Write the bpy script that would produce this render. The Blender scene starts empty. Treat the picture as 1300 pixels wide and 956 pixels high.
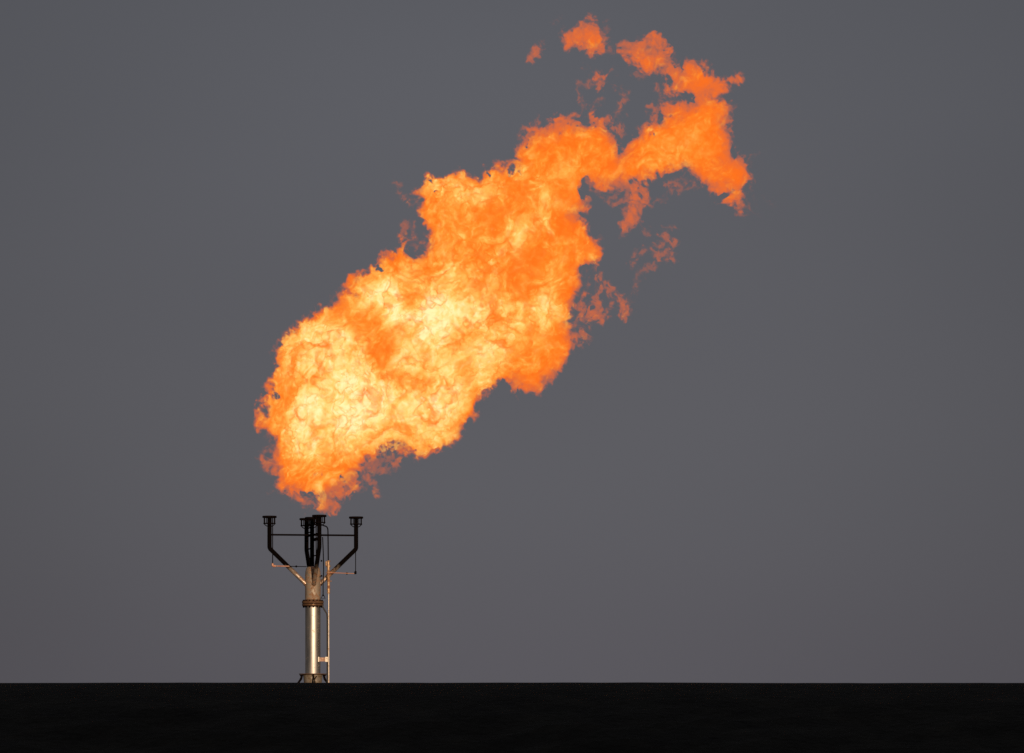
import bpy, math, random, time
import numpy as np
from mathutils import Vector

T_START = time.time()
S = 0.025            # metres per photo unit at the stack
DIST = 150.0
CAM_Z = 1.6
col = bpy.context.scene.collection
def X(u): return (u-650.0)*S
def Z(v): return CAM_Z-(v-930.0)*S
def P3(u, v, w=0.0): return Vector((X(u), DIST+w*S, Z(v)))

# ------------------------------------------------------------------ flame
# Everything is in "photo units" (1 unit = S metres at the stack's distance): u to the right, v down, w away.
BODY = [(398,650),(404,652),(411,652.5),(419,650),(426,638),(436,629),(450,627),(459,620),(461,606),(461,588),(464,579),(474,576),
 (480,571),(487,567),(495,565),(505,568),(513,575),(520,572),(527,579),(536,578),(543,574),(551,570),(561,568),(574,564.6),
 (583,558),(585,550),(589,542.7),(593,535),(599,530),(607,531.5),(604,523),(607,516),(611,507),(621,503),(625,495),(634,486.6),
 (638,484),(642,492),(649,500),(656,503.5),(670,503),(682,498),(690,490),(693,485),(700,479),(708,471.5),(714,464),(721,454),(727,439),
 (725,418),(724,405),(727,390),(735,380),(738,367.7),(740,351),(742,341),(752,336),(760,330),(764,322),(759.5,307),(749,303),(743.4,293),
 (749,287),(739,281),(734.6,269),(745,266),(749,260.5),(745,253),(746,240),(752,236),(760,244),(769,248),(776,244),(785,240),(796,237),
 (800,234),(808,240),(816,237),(823,234),(830,228),(840.5,222),(854,219),(868,219),(877,226),(886,228.5),(894,234),(899,238),(910,246),(919,253),
 (929,256.6),(934,264),(940,270.5),(944,269),(948,260),(951.6,245),(948,238),(955.4,230),(959,220),(953,215),(951,204),(941.6,199),
 (935,195),(937,186),(934,180),(928,172),(921,158),(925,145),(928,136),(916.6,132),(906,126),(896,118),(900,115),(908,118.6),(916.6,114),
 (925.4,108),(935.7,105.4),(936,99),(932,94),(922.5,101),(913.7,98),(908,89),(899,80.5),(890,74.6),(881.5,73),(874,77.6),(858,76),
 (849,72),(842,62),(832,49),(824,45),(814,48),(807,52),(794,52),(785,60),(784,67),(794,75),(801,84),(814,86),(824,92),(838,95),(841,104),
 (843,114),(849,119),(857,123),(868,123),(873,129),(866,133),(852,134),(846,133),(841,141),(833,154.6),(821.5,159),(810,167),(799.5,168),(797,175),
 (789,180),(780,172),(775,160),(766,156),(757,152),(751,143.4),(747,152),(739.6,151),(728,149),(717.6,155),(711,149),(703,145.6),(698,152),
 (696,163),(687,164),(680,160),(672,164),(666,174),(661,181),(649,184),(644,190),(646,199),(649,203.5),(643,207),(638,214),(630,210),
 (622.6,209),(615,211.4),(615,224),(607.6,228),(597.5,224),(590,215),(583,214),(574,217.6),(563,220),(553,219),(544,221),(537,230),(529,238),
 (529,246.5),(540,249),(543,253),(541,259),(538,265),(531,269),(532.7,278),(538,286.7),(545,292),(542,299),(544,308),(540,316),(533,321),(522,322),(516,316),
 (516,307),(512.7,304.6),(508,313),(501,319),(491,323.7),(482,329.5),(479,335),(472,337),(468,345.6),(463,348.6),(455.6,347),(445,348.6),
 (438,356),(436.6,363),(444,369),(449,371),(441,373.5),(433.7,376.4),(431,383.7),(419,386),(409,389.6),(400,395.4),(400,400),(394.5,404),
 (385.6,411.5),(378,413),(369.5,419),(362,419.5),(355,425),(350,434),(345,443.7),(346,452.5),(343,464),(342.5,477.5),(344,485),(338,490),(334,499),
 (329,509),(327.5,520),(328,532),(332.5,542),(341,550),(349,558),(350,571),(349,583),(350,592),(348,600),(351,610),(355,620),(367.7,626.6),
 (373,628),(379,628),(383,637),(388,641),(391,636),(394,641)]
# holes and thin places in the body: u, v, ru, rv, strength
HOLES = [(399,588,5,9,1),(404,603,7,4,.9),(396,627,6,4,.6),(431,606,3.5,5,.7),(434,622,4,4,.6),(350,503,6,8,.8),(341,524,4,5,.45),
 (649,216.5,5,5,1),(663,222,3.5,8,.8),(690,227,5,5,.8),(680,233,3,3,.6),(740,236,5,11,1.1),(619,219,2.5,5,.7),(550,234,4,4,.7),(557,245,3,3,.9),
 (480.5,341,3.2,2.6,1),(859,80,5,4,.8),(895,89,5,9,.9),(874,127,5,4,.9),(741,167,9,7,.45),(728,180,5,4,.45),(673,190,5,5,.4),(823,175,4,3,.7),
 (890,186,3,6,.5),(528,577,4,4,.9),(660,470,10,8,.55),(641,488,5,5,.8),(664,500,3,6,.5),(786,186,8,12,.55),(772,165,6,7,.4),(919,246,6,4,.8),(932,236,8,6,.35),
 (770,250,6,4,.7),(785,210,7,20,.3),(581,262,4,4,.3),(572,274,4,6,.3),(554,330,4,4,.3),(620,329,5,5,.3),(646,293,6,4,.25),(670,265,8,6,.3),(580,376,7,9,.2),
 (748,345,6,5,.6),(388,628,4,4,.4),(855,150,9,2.5,.35),(365,622,5,3,.4),(412,630,12,14,.22),(445,612,14,10,.16),(400,640,10,7,.3),(865,90,4,8,.3),(740,337,5,5,.3)]
# loose filaments: points, radius, thickness weight
WISPS = [
 ([(463,590),(465,600),(469,612)],5,.55),([(475,612),(477,620),(478,626)],4.5,.5),([(474,580),(482,592),(485,600)],5,.45),([(492,560),(488,572),(484,582)],5,.4),
 ([(508,565),(510,578),(504,590),(500,592)],4.5,.6),([(497,592),(494,597)],3,.4),([(470,600),(480,606),(492,600)],5,.22),([(521,571),(528,578),(536,576),(537,564)],3.2,.7),
 ([(342,553),(340,565),(336,575)],3.6,.35),([(333,580),(337,586),(343,590),(346,586)],3.8,.75),([(345,565),(346,580)],4,.3),([(354,622),(362,628),(370,632)],3.5,.25),
 ([(346,624),(360,629)],3,.15),([(380,634),(384,641),(389,640)],3.2,.6),([(392,644),(404,640),(420,640),(428,632)],7,.35),
 ([(736,392),(744,388),(752,380),(758,368),(765,360),(769,366),(774,374),(781,380)],4.5,.6),([(742,390),(750,396),(760,402),(766,406)],8,.6),([(745,404),(752,396),(757,384)],6,.6),
 ([(768,398),(776,392),(786,386),(790,379)],5,.5),([(786,383),(792,388),(794,396),(790,404)],5.5,.6),([(727,425),(738,424),(744,430)],6,.6),([(742,410),(748,420),(746,432)],5,.35),([(730,440),(738,436)],4,.4),
 ([(745,396),(736,400),(730,412)],5,.35),([(752,336),(760,345),(757,352)],3.5,.55),([(745,345),(744,356),(746,366)],3.5,.35),([(797,385),(803,375),(808,366)],3,.28),
 ([(806,368),(809,350),(816,343),(826,337)],3.4,.32),([(803,330),(808,322),(816,318)],4.5,.34),([(820,293),(824,300)],4,.2),([(834,320),(840,306),(846,298)],6,.4),([(838,322),(848,318),(853,310)],7,.45),([(851,318),(852,330)],4.5,.5),([(846,296),(857,290)],4,.28),
 ([(750,232),(758,234),(770,240),(780,238)],6,.5),([(752,245),(764,252),(776,256),(788,254)],4.5,.45),([(746,230),(748,240)],5,.4),([(772,240),(780,250)],5,.35),([(758,246),(770,254)],5,.35),
 ([(806,236),(808,250),(803,265),(800,280)],8,.75),([(816,236),(819,250),(812,268),(805,280)],6,.7),([(797,240),(796,258),(793,276)],5,.55),([(802,276),(799,286)],4.5,.7),([(786,288),(789,297),(793,295)],4,.65),
 ([(822,264),(828,262)],4,.4),([(826,262),(836,256),(846,247),(856,240)],3.2,.32),([(846,236),(852,231),(860,236),(868,233)],4.5,.5),([(848,226),(856,229),(866,227),(876,230)],4,.35),([(862,243),(872,238),(884,236)],4,.35),([(876,230),(886,236),(893,236)],4,.45),
 ([(950,222),(958,232),(957,244),(960,256)],3.4,.28),([(940,196),(952,200),(954,206)],4,.4),([(944,205),(950,196),(962,194)],3.6,.2),([(948,262),(958,268)],3,.25),([(938,268),(946,270),(954,266)],3,.3),([(966,246),(974,252),(982,258)],2.6,.2),
 ([(841,132),(838,120),(834,112),(840,106)],4,.4),([(820,92),(812,98),(804,96)],4,.15),([(838,130),(846,134),(856,130)],3.5,.35),
 ([(822,136),(828,139),(831,143)],4.4,.6),([(818,148),(822,152),(826,146)],4,.4),([(832,154),(838,142),(842,135)],5,.6),
 ([(785,166),(784,152),(788,140),(790,128),(784,122),(779,116)],3.4,.6),([(782,118),(790,120),(797,120)],2.8,.5),([(776,158),(780,164),(786,172)],6,.5),([(764,156),(774,158)],5,.55),
 ([(739,146),(739,134),(735,122),(733,113),(736,108)],3.2,.45),([(740,110),(746,106),(750,98)],4,.35),([(755,98),(761,96),(767,98)],6,.8),([(762,102),(761,110)],4.5,.6),([(772,92),(780,92),(782,98)],3.4,.35),([(750,150),(751,136)],3,.4),([(738,92),(742,84)],3,.2),([(762,130),(764,129)],2.8,.4),
 ([(660,172),(664,162),(670,164)],4,.45),([(680,162),(683,153)],3.5,.5),([(718,156),(724,148),(734,150)],4.5,.5),([(660,206),(650,208),(644,210)],3.4,.5),([(640,212),(641,224),(650,226)],4,.6),
 ([(532,304),(524,303),(516,306)],3,.55),([(524,302),(524,290),(525,281)],3.6,.65),([(513,304),(513,292),(514,284)],3.2,.45),([(514,284),(520,281),(526,284)],2.8,.3),([(540,310),(534,305)],4,.5),
 ([(504,229),(504,236),(506,244),(507,248)],3.6,.4),([(501,232),(508,232)],3.4,.35),([(513,252),(514,258),(518,260)],4,.45),([(518,258),(526,259),(530,255)],3.4,.35),([(548,300),(540,296)],3,.4),
 ([(878,104),(893,104),(905,108),(913,108),(922,106)],7.5,1.1),([(915,107),(926,104),(935,100)],5.5,.95),([(801,262),(797,278),(790,293)],5,.85),([(738,402),(750,394),(760,398)],8,.5),([(876,80),(884,75),(892,77),(900,86),(908,98)],4,.7),([(932,96),(935,103)],3.4,.7),([(850,78),(858,80)],4,.6),([(399,645),(407,646),(414,646)],4.5,.5),([(386,642),(396,648)],4,.5),
 ([(472,578),(486,568),(500,566),(512,566)],10,.42),([(468,594),(482,588),(494,580)],8,.3),([(362,622),(380,632),(396,642)],8,.36),([(385,637),(398,643),(412,644)],7,.42),([(425,640),(436,625),(455,618)],8,.36),
 ([(418,384),(424,378),(429,372)],4.5,.16),([(520,300),(530,312),(541,308)],3,.35)]
# places where the fire is only a thin veil: u, v, radius, remaining depth
VEIL = [(868,226,14,.5),(835,222,12,.6),(800,172,10,.5),(835,158,10,.5),(665,178,14,.6),(725,158,12,.6),(925,165,8,.6),(800,185,45,.72),(880,180,50,.68),(700,185,40,.75),(925,215,25,.7),(870,150,20,.7),(590,225,18,.8),(800,62,16,.34),(820,66,18,.34),(838,78,16,.4),(866,96,18,.5),(890,84,12,.38),(915,108,12,.6),(852,110,14,.5),(408,632,24,.3),(440,612,18,.34),(425,618,16,.34),(372,618,14,.55),
 (335,500,11,.45),(336,522,10,.55),(945,250,16,.42),(915,235,16,.5),(752,160,12,.5),(775,168,12,.4),(680,176,16,.6),(708,180,12,.6),(782,200,13,.5),(778,236,16,.3),(660,482,14,.45),
 (800,234,10,.5),(535,236,9,.5),(400,600,16,.4),(732,385,9,.5),(735,345,8,.5),(540,312,14,.4),(522,318,10,.4),(750,335,8,.5),(848,145,10,.5),(838,150,8,.5),(508,565,12,.4),(660,165,12,.4),
 (932,190,8,.5),(870,222,20,.6),(738,165,12,.5),(652,215,14,.5),(690,228,12,.6),(480,342,9,.5),(448,605,12,.4),(360,610,10,.6),(905,205,12,.7),(622,216,8,.4),(820,215,12,.6),(746,430,8,.4)]
PUFFS = [
 ([(722,50),(735,47),(745,44),(754,50)],11,.85,0),([(741,34),(750,31),(756,42)],8.5,.75,0),([(744,58),(752,63),(762,60)],7.5,.7,0),([(764,54),(771,60),(775,66)],3.6,.5,0),([(762,40),(768,47)],5,.4,0),([(764,34),(774,38)],4,.22,0),
 ([(683,64),(679,72),(671,79)],5.2,.72,1),([(685,61),(687,57)],3,.3,1),
 ([(704,28),(709,22)],3,.25,2)]
# how hot (0 deep orange .. 1 nearly white) at points of the flame
HEAT = [(375,605,.1),(365,615,.05),(390,615,.0),(410,610,-.05),(405,592,.05),(425,610,-.05),(445,612,-.05),(415,630,-.05),(455,600,0),(385,632,0),(352,600,.05),(430,590,.15),(400,640,.05),(355,590,.2),(370,590,.35),(365,560,.4),(345,540,.25),(380,618,.08),(390,560,.8),(394,575,.75),(385,545,.85),(410,575,.3),(407,562,.3),
 (420,588,.12),(430,560,.6),(445,575,.5),(440,600,.15),(455,590,.12),(430,535,.9),(400,520,.85),(392,513,.95),(450,535,.95),(470,530,.8),(480,550,.45),(500,545,.2),(520,553,.3),
 (500,525,.75),(530,520,.8),(525,538,.45),(560,520,.75),(545,540,.5),(570,540,.65),(560,558,.5),(578,550,.4),(588,538,.1),(580,510,.7),(592,512,.3),(606,512,.1),
 (335,510,.1),(335,530,.3),(350,520,.3),(362,505,.2),(372,503,.25),(345,480,.15),(360,485,.3),(378,480,.5),(382,497,.25),(349,455,.2),(370,440,.25),(365,428,.45),(385,450,.55),
 (400,470,.55),(415,450,.7),(430,425,.8),(400,430,.65),(388,418,.55),(410,412,.65),(404,397,.1),(440,395,.08),(428,402,.12),(455,385,.35),(450,402,.2),(421,516,.45),(440,480,.55),
 (460,470,.6),(488,440,.08),(486,455,.15),(472,403,.25),(478,420,.15),(500,400,.85),(522,412,.85),(520,384,.15),(545,400,.95),(562,395,1.1),(556,425,.95),(512,427,.4),(470,380,.8),
 (495,368,.75),(520,352,.45),(480,352,.35),(450,358,.15),(500,335,.12),(540,338,.25),(545,325,.15),(575,350,.6),(581,378,.35),(600,382,.55),(600,400,.6),(590,440,.4),(550,450,.45),
 (520,460,.55),(510,490,.3),(540,492,.3),(560,480,.5),(460,500,.8),(490,510,.8),(590,472,.2),(578,498,.65),(610,480,.4),(620,450,.5),(635,460,.6),(640,440,.55),(625,482,.4),(652,470,.1),
 (665,490,.05),(682,482,.08),(702,460,.08),(717,430,.05),(560,240,.35),(590,245,.55),(610,255,.55),(602,236,.35),(550,265,.3),(540,280,.3),(570,275,.15),(600,280,.08),(627,282,0),
 (632,262,.4),(652,255,.1),(670,262,.15),(690,260,.42),(680,280,.55),(660,300,.6),(652,312,.5),(682,322,.02),(690,328,.02),(672,300,.2),(720,290,.02),(708,298,.05),(735,303,.25),
 (745,315,.05),(757,320,0),(715,320,.15),(698,322,.4),(702,350,.4),(728,350,0),(732,370,.03),(716,380,.25),(706,390,.65),(690,395,.65),(662,400,.45),(640,402,.4),(662,370,.1),(650,345,.1),
 (640,338,.4),(622,332,.2),(600,310,.15),(600,332,.3),(580,322,.25),(566,304,.2),(640,320,.35),(690,420,.5),(670,450,.25),(705,430,.2),(640,370,.25),(618,370,.45),(600,358,.4),
 (660,190,.15),(680,180,0),(710,178,-.1),(700,200,.1),(730,200,.08),(745,190,.12),(762,200,.02),(720,220,.25),(700,230,.15),(690,245,.3),(760,222,.12),(750,240,.02),(790,200,0),
 (820,190,.1),(840,200,.14),(812,210,.08),(860,190,.05),(880,207,.14),(860,160,.02),(885,150,-.05),(905,142,-.02),(883,133,-.12),(910,180,-.1),(922,185,-.1),(900,200,.05),(940,215,-.1),
 (940,250,.02),(872,100,.05),(850,95,-.08),(830,70,-.15),(812,68,-.15),(915,105,-.08),(747,52,.05),(745,38,-.12),(845,315,-.6),(765,390,-.1),(675,78,-.05)]

VOX = 1.25
U0, U1, V0, V1, W0, W1 = 312.0, 990.0, 12.0, 664.0, -96.0, 96.0

def seg_dist(P, Q, A, B):
    ax, ay = A; bx, by = B
    dx, dy = bx-ax, by-ay
    t = np.clip(((P-ax)*dx + (Q-ay)*dy) / max(dx*dx+dy*dy, 1e-9), 0, 1)
    return np.hypot(P-(ax+t*dx), Q-(ay+t*dy))

def poly_sdf(P, Q, poly):
    d = np.full(P.shape, 1e9, np.float32); ins = np.zeros(P.shape, bool)
    n = len(poly)
    for i in range(n):
        a, b = poly[i], poly[(i+1) % n]
        d = np.minimum(d, seg_dist(P, Q, a, b).astype(np.float32))
        if a[1] != b[1]:
            c = ((a[1] > Q) != (b[1] > Q)) & (P < (b[0]-a[0])*(Q-a[1])/(b[1]-a[1]) + a[0])
            ins ^= c
    return np.where(ins, d, -d)

def box_max(a, r):
    for ax in (0, 1):
        o = a.copy()
        for k in range(1, r+1):
            o = np.maximum(o, np.roll(a, k, ax)); o = np.maximum(o, np.roll(a, -k, ax))
        a = o
    return a

def blur(a, n, axes=(0, 1)):
    for _ in range(n):
        for ax in axes:
            a = (np.roll(a, 1, ax) + 2*a + np.roll(a, -1, ax)) * 0.25
    return a

def spectral(shape, beta, lo, hi, seed):
    """periodic gaussian noise, power-law spectrum between wavelengths hi .. lo (in voxels), unit variance"""
    rs = np.random.RandomState(seed)
    f = np.fft.rfftn(rs.standard_normal(shape).astype(np.float32))
    k = np.sqrt(np.fft.fftfreq(shape[0])[:, None, None]**2 + np.fft.fftfreq(shape[1])[None, :, None]**2 + np.fft.rfftfreq(shape[2])[None, None, :]**2)
    k[0, 0, 0] = 1
    amp = k**(-beta) * np.exp(-(k*lo)**2*0.5) * (1-np.exp(-(k*hi)**2))
    amp[0, 0, 0] = 0
    n = np.fft.irfftn(f*amp, s=shape, axes=(0, 1, 2)).astype(np.float32)
    return n / n.std()

def sample(tile, a, b, c):
    """periodic trilinear lookup"""
    n0, n1, n2 = tile.shape
    flat = tile.ravel()
    ia = np.floor(a).astype(np.int32); ib = np.floor(b).astype(np.int32); ic = np.floor(c).astype(np.int32)
    fa = (a-ia).astype(np.float32); fb = (b-ib).astype(np.float32); fc = (c-ic).astype(np.float32)
    a0 = ia % n0; a1 = (a0+1) % n0; b0 = ib % n1; b1 = (b0+1) % n1; c0 = ic % n2; c1 = (c0+1) % n2
    def g(x, y, z): return flat[(x*n1+y)*n2+z]
    l0 = g(a0, b0, c0)*(1-fc)+g(a0, b0, c1)*fc
    l1 = g(a0, b1, c0)*(1-fc)+g(a0, b1, c1)*fc
    l2 = g(a1, b0, c0)*(1-fc)+g(a1, b0, c1)*fc
    l3 = g(a1, b1, c0)*(1-fc)+g(a1, b1, c1)*fc
    return (l0*(1-fb)+l1*fb)*(1-fa) + (l2*(1-fb)+l3*fb)*fa

def surface_net(F):
    """closed quad mesh of F = 0 (F > 0 inside); vertex positions in voxel units"""
    ins = F > 0
    nx, ny, nz = F.shape
    s = ins[:-1].astype(np.int8)+ins[1:]
    s = s[:, :-1]+s[:, 1:]
    s = s[:, :, :-1]+s[:, :, 1:]
    cells = np.flatnonzero((s > 0) & (s < 8)); cs = s.shape
    del s
    ci = cells//(cs[1]*cs[2]); cj = (cells//cs[2]) % cs[1]; ck = cells % cs[2]
    ids = np.full(cs, -1, np.int32); ids.ravel()[cells] = np.arange(len(cells), dtype=np.int32)
    val = {}
    for a in (0, 1):
        for b in (0, 1):
            for c in (0, 1):
                val[a, b, c] = F[ci+a, cj+b, ck+c]
    acc = np.zeros((len(cells), 3), np.float32); cnt = np.zeros(len(cells), np.float32)
    for ax in range(3):
        for p in (0, 1):
            for q in (0, 1):
                c0 = [p, q]; c0.insert(ax, 0); c1 = [p, q]; c1.insert(ax, 1)
                v0, v1 = val[tuple(c0)], val[tuple(c1)]
                m = (v0 > 0) != (v1 > 0)
                t = np.where(m, v0/np.where(m, v0-v1, 1), 0)
                pos = [np.full(len(cells), x, np.float32) for x in c0]; pos[ax] = t
                for d in range(3): acc[:, d] += np.where(m, pos[d], 0)
                cnt += m
    acc /= cnt[:, None]
    acc[:, 0] += ci; acc[:, 1] += cj; acc[:, 2] += ck
    quads = []
    for ax in range(3):
        sl0 = [slice(1, -1)]*3; sl1 = [slice(1, -1)]*3
        sl0[ax] = slice(0, -1); sl1[ax] = slice(1, None)
        A, B = ins[tuple(sl0)], ins[tuple(sl1)]
        d = np.flatnonzero(A != B); sh = A.shape
        i, j, k = d//(sh[1]*sh[2]), (d//sh[2]) % sh[1], d % sh[2]
        up = A.ravel()[d]
        base = [i, j, k]
        for o in range(3):
            if o != ax: base[o] = base[o]+1
        o1, o2 = (ax+1) % 3, (ax+2) % 3
        def cid(d1, d2):
            p = list(base); p[o1] = p[o1]-d1; p[o2] = p[o2]-d2
            return ids[p[0], p[1], p[2]]
        q = np.stack([cid(1, 1), cid(0, 1), cid(0, 0), cid(1, 0)], 1)
        q[~up] = q[~up][:, ::-1]
        quads.append(q)
    return acc, np.concatenate(quads)

def flame_fields():
    h = VOX
    us = np.arange(U0, U1, h, dtype=np.float32); vs = np.arange(V0, V1, h, dtype=np.float32); ws = np.arange(W0, W1, h, dtype=np.float32)
    P, Q = np.meshgrid(us, vs, indexing='ij')
    D = poly_sdf(P, Q, BODY)
    D = np.minimum(D, 70)
    thin = np.ones_like(D)
    hole = np.zeros_like(D)
    for (x, y, rx, ry, s) in HOLES:
        e = np.exp(-(((P-x)/rx)**2+((Q-y)/ry)**2)*0.9)
        hole += e*s
    body_D = D.copy()
    R = np.maximum(blur(box_max(np.maximum(D, 0), 8), 10), np.maximum(D, 0))*1.02+1.5
    R = np.minimum(R, 66)
    # narrow arms are flatter in depth than the ball of the fire
    wis = []
    main = D.copy(); pd = [np.full(D.shape, -99, np.float32) for _ in range(3)]
    for lst, off in ((WISPS, 0), (PUFFS, 1)):
        for item in lst:
            pts, r, wgt = item[0], item[1], item[2]
            d = np.full(P.shape, 1e9, np.float32)
            for a, b in zip(pts[:-1], pts[1:]):
                d = np.minimum(d, seg_dist(P, Q, a, b).astype(np.float32))
            dd = r-d
            wis.append((dd, r, wgt))
            if off:
                pd[item[3]] = np.maximum(pd[item[3]], dd)
            else:
                main = np.maximum(main, dd)
    owner = np.argmax(np.stack([main]+pd), 0)
    veil = np.ones_like(D)
    for (x, y, r, q) in VEIL:
        veil *= 1-(1-q)*np.exp(-((P-x)**2+(Q-y)**2)/(r*r))
    veil = np.clip(veil, .2, 1)
    return us, vs, ws, P, Q, body_D, R, hole, wis, owner, veil

def build_flame(info=print):
    t0 = time.time()
    us, vs, ws, P, Q, D, R, hole, wis, owner, veil = flame_fields()
    # 2-D wisp maps: signed distance and weight
    WD = np.full(D.shape, -99, np.float32); WT = np.zeros(D.shape, np.float32); WR = np.ones(D.shape, np.float32)*3
    for dd, r, w in wis:
        m = dd > WD
        WD = np.where(m, dd, WD); WT = np.where(m, w, WT); WR = np.where(m, r, WR)
    # heat map
    num = np.zeros_like(D); den = np.zeros_like(D)
    for (x, y, t) in HEAT:
        d2 = (P-x)**2+(Q-y)**2
        w = np.exp(-d2/(2*10.0**2))+0.03*np.exp(-d2/(2*40.0**2))
        num += w*t; den += w
    T2 = num/np.maximum(den, 1e-6)*np.clip(den*50, 0, 1)
    T2 = (T2+.16*np.clip((T2-.3)/.4, 0, 1)).astype(np.float32)
    live = np.maximum(D, WD) > -11
    I, J = np.nonzero(live)
    nw = len(ws)
    info('live columns', len(I), 'grid', D.shape, nw, round(time.time()-t0, 1))
    N = (256, 128, 256)
    tA = spectral(N, 1.75, 1.3, 60, 1)      # general turbulence
    tB = spectral(N, 1.1, 0.9, 9, 2)      # fine grain
    tW = [spectral((128, 64, 128), 2.2, 2, 40, s) for s in (3, 4)]
    tC = spectral(N, 1.6, 0.9, 40, 5)      # heat
    info('noise', round(time.time()-t0, 1))
    F0 = np.full(D.shape+(nw,), -20, np.float32)
    TT = np.zeros(D.shape+(nw,), np.float32); FS = np.full(D.shape+(nw,), -20, np.float32)
    W = ws[None, :]
    CH = 40000
    for s in range(0, len(I), CH):
        i = I[s:s+CH]; j = J[s:s+CH]
        q = VOX/1.25
        gi = i[:, None].astype(np.float32)*q+0*W; gj = j[:, None].astype(np.float32)*q+0*W
        gk = np.arange(nw, dtype=np.float32)[None, :]*q+0*gi
        w1 = sample(tW[0], gi*.4+7, gk*.4, gj*.4); w2 = sample(tW[1], gi*.4, gk*.4+9, gj*.4+31)
        a = gi+w1*8; b = gk+w2*8; c = gj+(w1-w2)*6
        nA = sample(tA, a, b, c)
        nB = sample(tB, gi+w2*3, gk+w1*3, gj+w1*3)
        nR = sample(tC, a*1.25+9, b*1.25+60, c*1.25+120)
        big = sample(tA, gi*.3+50, gk*.3+20, gj*.3+90)
        u = us[i][:, None]; v = vs[j][:, None]
        # look the traced outline up through a small swirl, nearly constant in depth, so that rims and gaps curl and tear
        ax_, ay_ = sample(tA, gi*1.1+70, gk*.25+3, gj*1.1+20), sample(tA, gi*1.1+11, gk*.25+90, gj*1.1+140)
        si = np.clip(gi/q+ax_*1.9, 0, D.shape[0]-1.01).astype(np.int32); sj = np.clip(gj/q+ay_*1.9, 0, D.shape[1]-1.01).astype(np.int32)
        hx_, hy_ = sample(tA, gi*1.1+70, gk*.06+3, gj*1.1+20), sample(tA, gi*1.1+11, gk*.06+90, gj*1.1+140)
        hi_ = np.clip(gi/q+hx_*2.6, 0, D.shape[0]-1.01).astype(np.int32); hj = np.clip(gj/q+hy_*2.6, 0, D.shape[1]-1.01).astype(np.int32)
        d = D[si, sj]; r = R[i, j][:, None]; hl = hole[hi_, hj]; ve = veil[i, j][:, None]
        depth_c = 14*np.sin(u*.013+1.0)+9*np.sin(v*.021+u*.01)
        yy = W-depth_c
        k = np.clip(.5+r/80, .5, 1.15)*(1+.16*big)*ve*np.clip(1+.42*ax_*np.clip(1.1-r/48, 0, 1), .22, 1.8)
        body = r-np.sqrt(np.maximum(r-d, 0)**2+(yy/k)**2)
        body = np.where(d < 0, d-np.abs(yy)*.5, body)
        roughA = 2.0+np.clip(d, 0, 30)*.10+1.1*np.clip(1.5-r/36, 0, 1)
        smooth = body+nA*.9
        base = body+nA*roughA*.8
        body = base+nA*.2*roughA+nB*(.8+1.6*(1-ve))+(1-ve)*(1.8*nA-.9)
        rid = .75-1.9*np.abs(nR)
        body = body+rid*(.5+2.6*(1-ve))*np.clip(1.3-d/22, .0, 1)
        # holes: eat through the whole depth, with ragged rims
        body = body-hl*(9+np.minimum(r, 24)*1.1)*(1+.5*nB+.45*nA)
        wd = WD[si, sj]; wt = WT[i, j][:, None]; wr = WR[i, j][:, None]
        wc = depth_c+5*np.sin(v*.11+u*.07)
        kk = .13+1.05*wt*wt
        wisp = wr-np.sqrt(np.maximum(wr-wd, 0)**2+((W-wc)/kk)**2)
        wisp = wisp+nA*(.8+wr*.15)+nB*(1.4-.6*wt)+rid*(.7+wr*.2)+.3-(1-wt)*wr*.26-.1
        f = np.maximum(body, wisp)
        f = np.where(np.maximum(d, wd) < -8, -20, f)
        F0[i, j] = np.clip(f, -20, 60)
        FS[i, j] = np.minimum(f-.15, np.maximum(smooth*.75+f*.25, np.minimum(f, wisp)))
        pa, pb = gi*.66-gj*.75, gi*.75+gj*.66      # along and across the wind
        nC = sample(tC, pa*.55+w1*9+33, b*.9+11, pb*1.15+w2*9+77)
        nV = sample(tC, pa*.8+w2*10+133, b*1.0+71, pb*1.5+w1*10+7)
        vein = np.clip(1-np.abs(nV)*2.2, 0, 1)
        nD = sample(tB, gi*.8+w1*3+40, gk*.8, gj*.8+w2*3)
        cool = np.clip(1-smooth/13.0, 0, 1.3)*.27
        TT[i, j] = T2[i, j][:, None]*1.05*1.05+.18*nC+.07*nD+.045*nB+.05*big-.11*vein+.05-cool
    info('fields', round(time.time()-t0, 1))
    return us, vs, ws, F0, FS, TT, owner
# ------------------------------------------------------------------ helpers
def tag(o, label=None, cat=None, group=None, kind=None):
    if label: o['label'] = label
    if cat: o['category'] = cat
    if group: o['group'] = group
    if kind: o['kind'] = kind
    return o

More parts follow.
